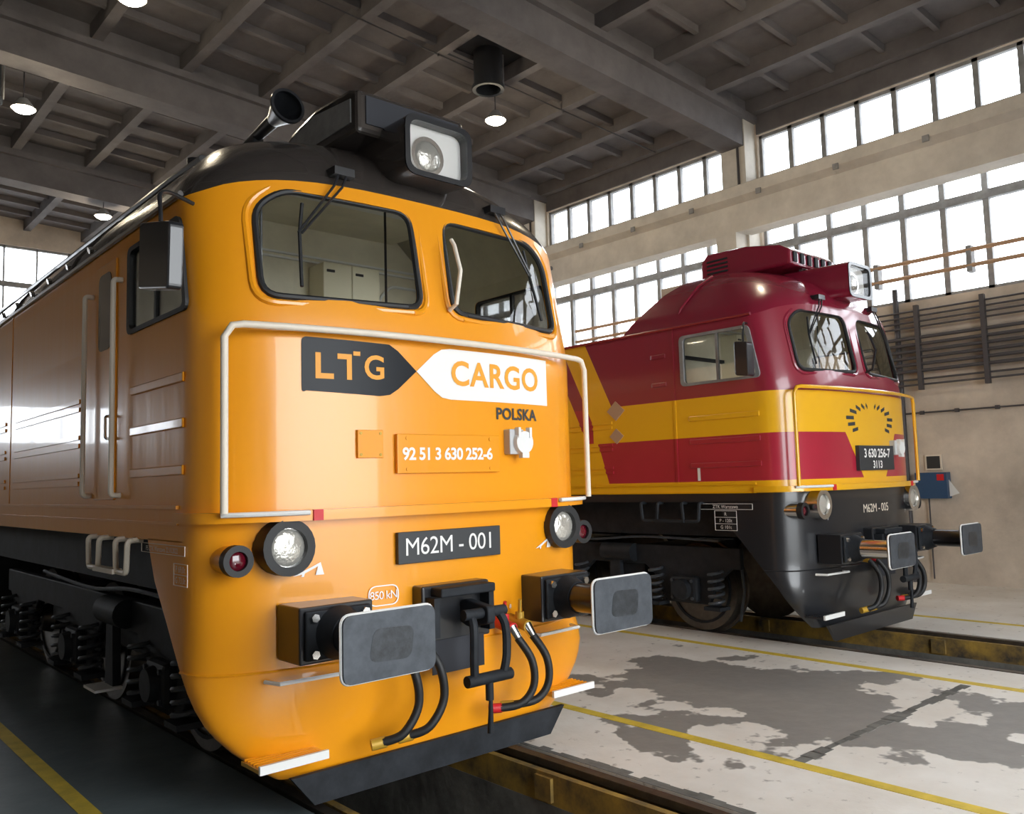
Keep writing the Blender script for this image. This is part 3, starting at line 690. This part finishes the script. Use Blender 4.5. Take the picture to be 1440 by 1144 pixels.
    MB().box(-.2, .2, -.036, -.03, .70, .90).build('lower_opening', 'darkvoid', cp)
    hk = MB().prism(rounded([(-.30, 1.0), (-.30, 1.10), (-.06, 1.13), (-.0, 1.09), (-.0, 1.0), (-.10, .96)], .03), 'x', .02, .08).build('draw_hook', 'dark', cp, bevel=.01)
    for x in (-.06, .16):
        MB().tube(spline([(x*.9, -.22, 1.07), (x*1.1, -.27, .98), (x*1.15, -.27, .80), (x, -.26, .68)]), .026, 8).build('shackle', 'dark', cp, True)
    MB().cyl((-.12, -.24, 1.06), (.20, -.24, 1.06), .032, seg=12).build('pin', 'dark', cp, True)
    MB().cyl((-.12, -.26, .68), (.22, -.26, .68), .035, seg=12).build('trunnion', 'dark', cp, True)
    MB().cyl((.05, -.26, .70), (.05, -.26, .55), .025, seg=10).build('screw', 'dark', cp, True)
    MB().cyl((.05, -.27, .56), (.05, -.26, .36), .012, .02, 10).build('handle', 'dark', cp, True)
    # --- brake hoses with cocks
    for x, hx, m_ in ((.40, .34, 'red'), (.53, .44, 'brass')):
        ck = MB().cyl((x, .10, .93), (x, -.09, .90), .038, seg=12).cyl((x, -.01, .925), (x, -.01, .985), .03, seg=10).cyl((x-.01, -.02, .97), (x-.03, -.05, 1.07), .013, seg=6).build('brake_cock', m_, T, True)
        MB().cyl((x, -.07, .91), (x+.02, -.11, .84), .034, .028, 10).build('hose_coupling', 'chrome', ck, True)
        MB().tube(spline([(x+.02, -.10, .85), (x+.09, -.16, .70), (x+.10, -.16, .54), (x+.02, -.13, .44), (hx-.04, -.06, .42)]), .026, 10).build('brake_hose', 'rubber', ck, True)
        MB().cyl((hx-.03, -.06, .42), (hx-.10, -.02, .42), .03, seg=10).build('hose_head', m_, ck, True)
    for x, m_ in ((-.45, 'brass'), (-.27, 'red')):
        ck = MB().cyl((x, .10, .92), (x, -.06, .90), .03, seg=10).build('brake_cock', m_, T, True)
        MB().tube(spline([(x, -.06, .90), (x+.05, -.14, .76), (x+.07, -.14, .58), (x-.02, -.12, .44), (x-.12, -.06, .40)]), .026, 10).build('brake_hose', 'rubber', ck, True)
        MB().cyl((x-.10, -.06, .40), (x-.18, -.03, .39), .032, seg=10).build('hose_head', 'brass', ck, True)
    # --- roof headlight
    o = rounded([(-.27, 3.80), (.27, 3.80), (.27, 4.20), (-.27, 4.20)], .09)
    hb = MB(); k_ = len(o)
    hb.v = [(x, .06, z) for x, z in o] + [(x*.96, .9, 4.0+(z-4.0)*.96+.03) for x, z in o]
    hb.f = [(i, (i+1) % k_, k_+(i+1) % k_, k_+i) for i in range(k_)] + [tuple(range(k_, 2*k_))]
    H = hb.build('roof_headlight', 'roofblack' if yel else 'maroon', T, True)
    bz = MB(); inn = [(x*.86, 4.0+(z-4.0)*.82) for x, z in o]
    bz.v = [(x, .05, z) for x, z in o] + [(x, .05, z) for x, z in inn] + [(x, .14, z) for x, z in inn]
    bz.f = [(i, (i+1) % k_, k_+(i+1) % k_, k_+i) for i in range(k_)] + [(k_+i, k_+(i+1) % k_, 2*k_+(i+1) % k_, 2*k_+i) for i in range(k_)]
    bz.build('bezel', 'black', H)
    MB().prism(inn, 'y', .13, .14).build('reflector_panel', 'logowhite', H)
    MB().ring((-.05, .115, 3.97), (0, 1, 0), .10, .13, .02).build('lamp_ring', 'chrome', H, True)
    MB().dome((-.05, .13, 3.97), (0, -1, 0), .11, .04, 20).build('lamp_lens', 'lens', H, True)
    MB().prism([(x*.99, z) for x, z in inn], 'y', .062, .066).build('cover_glass', 'coverglass', H)
    # --- on the roof
    if yel:
        hd = MB()
        pr = [(.34, 4.12), (.34, 4.40), (.45, 4.44), (.9, 4.46), (1.25, 4.40), (1.6, 4.25), (1.6, 4.12)]
        hd.prism(pr, 'x', -.44, .44); R_ = hd.build('roof_cowl', 'roofblack', T, bevel=.03)
        for s in (-1, 1): MB().prism([(.42, 4.20), (.42, 4.36), (.9, 4.41), (1.2, 4.36), (1.45, 4.26), (1.45, 4.20)], 'x', s*.44, s*.446).build('side_panel', 'frame', R_)
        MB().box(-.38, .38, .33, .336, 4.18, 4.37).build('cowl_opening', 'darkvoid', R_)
        hn = MB().cyl((-.6, 1.62, 4.40), (-.6, 1.2, 4.44), .035, .05, 14).cyl((-.6, 1.2, 4.44), (-.6, 1.0, 4.47), .05, .12, 20, False).build('horn', 'black', T, True)
        MB().ring((-.6, 1.0, 4.47), (0, -1, .1), .105, .125, .02).build('horn_rim', 'black', hn, True)
        MB().box(-.64, -.56, 1.45, 1.62, 4.2, 4.40).build('horn_bracket', 'black', hn)
        MB().cyl((-.85, 2.0, 4.2), (-.85, 2.0, 4.34), .06, seg=12).build('roof_valve', 'black', T, True)
    else:
        ac = MB().prism([(.62, 4.25), (.62, 4.42), (.75, 4.50), (1.2, 4.58), (1.75, 4.60), (1.85, 4.50), (1.85, 4.25)], 'x', -.52, .52).build('air_conditioner', 'maroon', T, bevel=.03)
        for k in range(6): MB().box(-.45+k*.16, -.38+k*.16, .60, .62, 4.28, 4.40).build('grille_slat', 'dark', ac)
        for k in range(4): MB().box(-.53, -.52, 1.45, 1.75, 4.33+k*.05, 4.35+k*.05).build('grille_slat', 'dark', ac)
    # --- underframe and bogies
    MB().box(-1.12, 1.12, .35, 16.3, 1.15, 1.56).build('underframe', 'dark', T)
    MB().box(-1.28, 1.28, 7.6, 9.9, .32, 1.22).build('fuel_tank', 'dark', T, bevel=.05)
    for yb in (1.85, 10.45):
        bg_ = MB()
        for s in (-1, 1):
            ol = [(yb-.75, .78), (yb-.75, 1.02), (yb+4.95, 1.02), (yb+4.95, .78)]
            for k in (2, 1, 0):
                yc_ = yb+2.1*k
                ol += [(yc_+.62, .78), (yc_+.42, .62), (yc_+.30, .36), (yc_-.30, .36), (yc_-.42, .62), (yc_-.62, .78)]
            bg_.prism(ol, 'x', s*1.02, s*1.09)
        bg_.box(-1.0, 1.0, yb+.7, yb+1.3, .6, .95).box(-1.0, 1.0, yb+2.8, yb+3.4, .6, .95)
        B_ = bg_.build('bogie', 'dark', T, bevel=.012)
        for k in range(3):
            yc_ = yb + 2.1*k
            for s in (-1, 1):
                wh = MB().cyl((s*.68, yc_, .525), (s*.82, yc_, .525), .525, .51, 40).cyl((s*.64, yc_, .525), (s*.68, yc_, .525), .555, .555, 40).cyl((s*.82, yc_, .525), (s*.93, yc_, .525), .16, .13, 20).build('wheel', 'rail', B_, True)
                MB().ring((s*.825, yc_, .525), (s, 0, 0), .40, .43, .012, 32).build('rim_groove', 'dark', wh, True)
                ab = MB().box(min(s*1.0, s*1.18), max(s*1.0, s*1.18), yc_-.19, yc_+.19, .38, .68).build('axle_box', 'dark', B_, bevel=.04)
                MB().cyl((s*1.18, yc_, .53), (s*1.24, yc_, .53), .125, .11, 20).build('axle_cover', 'dark', ab, True)
                for q in range(4): MB().cyl((s*1.18, yc_+(.14 if q % 2 else -.14), .43 if q < 2 else .63), (s*1.20, yc_+(.14 if q % 2 else -.14), .43 if q < 2 else .63), .02, seg=6).build('bolt', 'steel', ab)
                for dy in (-.43, .43):
                    cpz = [(s*1.13 + .0 + .085*math.cos(t*.7)*0 + .085*math.cos(t)*1.0*.0, 0, 0) for t in range(1)]
                    sp_ = [(s*1.12 + .085*math.cos(a*math.pi/5), yc_+dy + .085*math.sin(a*math.pi/5), .36 + a*.0082) for a in range(0, 51)]
                    MB().tube(sp_, .018, 6).build('coil_spring', 'steel', B_, True)
                    MB().box(min(s*1.02, s*1.22), max(s*1.02, s*1.22), yc_+dy-.11, yc_+dy+.11, .32, .36).build('spring_seat', 'dark', B_)
                bs = MB().prism([(yc_+.545, .30), (yc_+.60, .30), (yc_+.64, .75), (yc_+.58, .75)], 'x', s*.68, s*.80).build('brake_shoe', 'dark', B_)
        for s in (-1, 1):
            MB().cyl((s*1.12, yb+.75, .92), (s*1.12, yb+1.25, .92), .11, seg=18).build('brake_cylinder', 'dark', B_, True)
            MB().tube(spline([(s*1.13, yb-.5, 1.10), (s*1.15, yb+.6, 1.12), (s*1.15, yb+1.6, 1.06), (s*1.13, yb+3.2, 1.1)]), .016, 6).build('air_pipe', 'steel', B_, True)
            MB().tube([(s*.9, yb-.62, .95), (s*.82, yb-.60, .5), (s*.77, yb-.50, .16)], .018, 6).build('sand_pipe', 'steel', B_, True)
            MB().prism([(yb+.95, .34), (yb+1.15, .34), (yb+1.12, .98), (yb+.98, .98)], 'x', s*1.10, s*1.16).build('step_bracket', 'dark', B_)
            MB().box(min(s*1.1, s*1.3), max(s*1.1, s*1.3), yb+.9, yb+1.2, .34, .36).build('footboard', 'white' if yel else 'dark', B_)
    for s in (-1, 1):
        ld = MB()
        for ya, ye in ((1.30, 1.54), (1.88, 2.13)):
            ld.tube(arc_pts([(s*1.44, ye, 1.54), (s*1.53, ye, 1.54), (s*1.53, ye-.02, 1.34), (s*1.53, ya+.02, 1.34), (s*1.53, ya, 1.54), (s*1.44, ya, 1.54)], .03), .018, 8)
        ld.box(min(s*1.50, s*1.56), max(s*1.50, s*1.56), 1.50, 1.92, 1.325, 1.355); ld.build('door_step', 'cream' if yel else 'dark', T, True)
    # --- markings
    if yel:
        bl = rounded([(-.956, 2.372), (-.956, 2.700), (-.47, 2.700)], .03)[:12] + [(-.40, 2.690), (-.34, 2.655), (-.205, 2.538), (-.34, 2.420), (-.40, 2.382), (-.47, 2.372)]
        bent(flat_mesh(bl), 'logoblack', 'logo_panel', T, 0, 0, .004)
        wh_ = [(.985, 2.372), (.985, 2.700), (.06, 2.700), (-.01, 2.690), (-.07, 2.655), (-.205, 2.538), (-.07, 2.420), (-.01, 2.382), (.06, 2.372)]
        bent(flat_mesh(wh_), 'logowhite', 'logo_panel', T, 0, 0, .004)
        ob = M['letter']
        def poly(pts): return bent(flat_mesh(pts), ob, 'lettering', T, 0, 0, .007)
        z0_, z1_ = 2.46, 2.612; t_ = .032
        poly([(-.878, z0_), (-.878, z1_), (-.878+t_, z1_), (-.878+t_, z0_+t_), (-.768, z0_+t_), (-.768, z0_)])
        poly([(-.745, z1_-t_), (-.745, z1_), (-.655, z1_), (-.655, z0_), (-.655-t_, z0_), (-.655-t_, z1_-t_)])
        poly([(-.645, z1_-t_*.2), (-.645, z1_+t_*.6), (-.60, z1_+t_*.6), (-.60, z1_-t_*.2)])
        text_front('G', .20, -.505, 2.535, 'letter', T, .007, bold=.004)
        text_front('CARGO', .222, .47, 2.537, 'letter', T, .007, bold=.005, spacing=1.08)
        text_front('POLSKA', .108, .645, 2.292, 'plate', T, .005, bold=.003, spacing=1.05)
        np_ = MB().box(-.372, .442, .045, .075, 1.905, 2.145).build('number_plate', 'orange', T, bevel=.004)
        for x in (-.3, .36):
            for z in (1.93, 2.12): MB().cyl((x, .045, z), (x, .04, z), .012, seg=8).build('screw', 'orange', np_)
        text_flat('92 51 3 630 252-6', .104, (.02, .042, 2.02), 'logowhite', np_, bold=.003, spacing=.93)
        n2 = MB().box(-.376, .428, .045, .075, 1.362, 1.552).build('number_plate', 'plate', T, bevel=.004)
        text_flat('M62M - 001', .15, (.02, .042, 1.457), 'logowhite', n2, spacing=.95)
        h_ = MB().box(-.63, -.455, .070, .10, 2.0, 2.166).build('hatch_plate', 'orange', T, bevel=.003)
        for x in (-.61, -.475):
            for z in (2.02, 2.146): MB().cyl((x, .070, z), (x, .066, z), .009, seg=8).build('screw', 'brass', h_)
        text_front('850 kN', .068, -.462, 1.19, 'logowhite', T, .003, spacing=.9)
        ov = rounded([(-.565, 1.13), (-.36, 1.13), (-.36, 1.25), (-.565, 1.25)], .06, 8); nn = len(ov)
        om = bpy.data.meshes.new('oval'); cxo, czo = -.4625, 1.19
        om.from_pydata([(x, z, 0) for x, z in ov] + [(cxo+(x-cxo)*.93, czo+(z-czo)*.89, 0) for x, z in ov], [], [(i, (i+1) % nn, nn+(i+1) % nn, nn+i) for i in range(nn)])
        bent(om, 'logowhite', 'oval_outline', T, 0, 0, .003)
        for cx_, cz_ in ((-.92, 1.375), (.89, 1.40)):
            bent(flat_mesh([(cx_-.09, cz_-.03), (cx_-.04, cz_-.022), (cx_-.045, cz_-.035), (cx_-.03, cz_-.035), (cx_-.025, cz_-.017), (cx_+.05, cz_+.018), (cx_+.035, cz_-.03), (cx_+.085, cz_-.03), (cx_+.065, cz_+.04)]), 'logowhite', 'turn_mark', T, 0, 0, .003)
        text_front('8', .04, .53, 1.01, 'logowhite', T, .003)
        text_flat('P5 ZTK Warszawa 22.10.2022', .042, (-1.4795, .86, 1.50), 'cream', T, side=True)
        text_flat('P 69,0t', .05, (-1.4795, .56, 1.40), 'cream', T, side=True); text_flat('G 73,0t', .05, (-1.4795, .56, 1.34), 'cream', T, side=True)
        fr_ = MB()
        for a, b, c, d in ((.50, 1.20, 1.475, 1.478), (.50, 1.20, 1.528, 1.531), (.497, .50, 1.475, 1.531), (1.20, 1.203, 1.475, 1.531), (.46, .66, 1.31, 1.313), (.46, .66, 1.37, 1.373), (.46, .66, 1.43, 1.433), (.457, .46, 1.31, 1.433), (.66, .663, 1.31, 1.433)):
            fr_.box(-1.480, -1.476, a, b, c, d)
        fr_.build('data_panel_outline', 'cream', T)
        sk_ = (.59, 2.10)
    else:
        n1 = MB().box(-.33, .50, .03, .075, 1.85, 2.125).build('number_plate', 'plate', T, bevel=.004)
        text_flat('3 630 256-7', .135, (.085, .027, 2.035), 'logowhite', n1, bold=.003, spacing=.95)
        text_flat('3113', .115, (.085, .027, 1.91), 'logowhite', n1, bold=.003)
        text_front('M62M - 005', .13, .06, 1.43, 'cream', T, .004, spacing=.95)
        for s in (-1, 1):
            for dx, dz, w, tl in ((.31, -.13, .06, .02), (.37, -.07, .075, .01), (.39, 0.0, .08, 0), (.33, .07, .07, -.02), (.24, .11, .05, -.03), (.15, .13, .035, -.03), (.08, .14, .02, -.03)):
                x_, z_ = .085 + s*dx*1.25, 2.43 + dz
                bent(flat_mesh([(x_-w, z_-.019+s*tl*.6), (x_+w, z_-.019-s*tl*.6), (x_+w, z_+.019-s*tl*.6), (x_-w, z_+.019+s*tl*.6)]), 'plate', 'emblem_dash', T, 0, 0, .003)
        text_flat('1', .22, (-1.479, 1.32, 1.86), 'logowhite', T, side=True, bold=.008)
        text_flat('ZTK Warszawa', .05, (-1.479, 1.0, 1.50), 'logowhite', T, side=True)
        fr_ = MB()
        for a, b, c, d in ((.66, 1.34, 1.47, 1.474), (.66, 1.34, 1.53, 1.534), (.66, .664, 1.47, 1.534), (1.336, 1.34, 1.47, 1.534), (.86, 1.14, 1.455, 1.459), (.86, 1.14, 1.385, 1.389), (.86, 1.14, 1.315, 1.319), (.86, 1.14, 1.245, 1.249), (.86, .864, 1.245, 1.459), (1.136, 1.14, 1.245, 1.459)): fr_.box(-1.480, -1.476, a, b, c, d)
        fr_.build('data_panel_outline', 'logowhite', T)
        for i, t in enumerate(('R', 'P - 120t', 'G 101t')): text_flat(t, .05, (-1.479, 1.0, 1.42-i*.07), 'logowhite', T, side=True)
        for y, z, r in ((2.51, 2.66, .14), (2.51, 2.35, .11)):
            MB().prism([(y-r, z), (y, z+r*.85), (y+r, z), (y, z-r*.85)], 'x', -1.487, -1.475).build('diamond_plate', 'copper', T)
        for z in (3.24, 2.91): MB().box(-1.487, -1.475, 1.72, 1.93, z-.025, z+.025).build('pressed_rib', 'livery', T, bevel=.01)
        for s in (-1, 1): text_front('7', .06, s*.91, 1.36, 'logowhite', T, .003)
        sk_ = (.60, 2.10)
    so = MB().box(sk_[0]-.075, sk_[0]+.05, .02, .10, sk_[1]-.08, sk_[1]+.09).build('socket', 'grey', T, bevel=.008)
    MB().cyl((sk_[0]+.03, .02, sk_[1]), (sk_[0]+.03, -.015, sk_[1]), .08, .075, 20).build('socket_cap', 'white', so, True)
    MB().box(sk_[0]+.0, sk_[0]+.06, -.02, .02, sk_[1]-.105, sk_[1]-.07).build('cap_latch', 'white', so)
    for dx in (-.03, .07): MB().box(sk_[0]+dx, sk_[0]+dx+.02, -.02, .02, sk_[1]+.03, sk_[1]+.10).build('cap_hinge', 'white', so)
    return T
build_loco((0, 0, 0), 'orange')
build_loco((TR2, .1576, 0), 'maroon')

# every character of the larger inscriptions is a piece of its own
for o in [q for q in COL.objects if q.name.startswith('lettering')]:
    me = o.data; zs = [v.co.z for v in me.vertices]
    if max(zs)-min(zs) < .075: continue
    par = list(range(len(me.vertices)))
    def root(i):
        while par[i] != i: par[i] = par[par[i]]; i = par[i]
        return i
    for e in me.edges: par[root(e.vertices[0])] = root(e.vertices[1])
    groups = {}
    for p in me.polygons: groups.setdefault(root(p.vertices[0]), []).append(tuple(p.vertices))
    for fs in groups.values():
        idx = sorted({i for f in fs for i in f}); loc_ = {k: n for n, k in enumerate(idx)}
        g = bpy.data.meshes.new('letter'); g.from_pydata([me.vertices[i].co[:] for i in idx], [], [tuple(loc_[i] for i in f) for f in fs])
        g.materials.append(me.materials[0]); link(bpy.data.objects.new('letter', g), o.parent)
    bpy.data.objects.remove(o)
# parts and sub-parts only: pieces of a sub-part hang from its part (all share the thing's local frame)
def depth(o):
    d = 0
    while o.parent: o = o.parent; d += 1
    return d
for o in list(COL.objects):
    while depth(o) > 2: o.parent = o.parent.parent
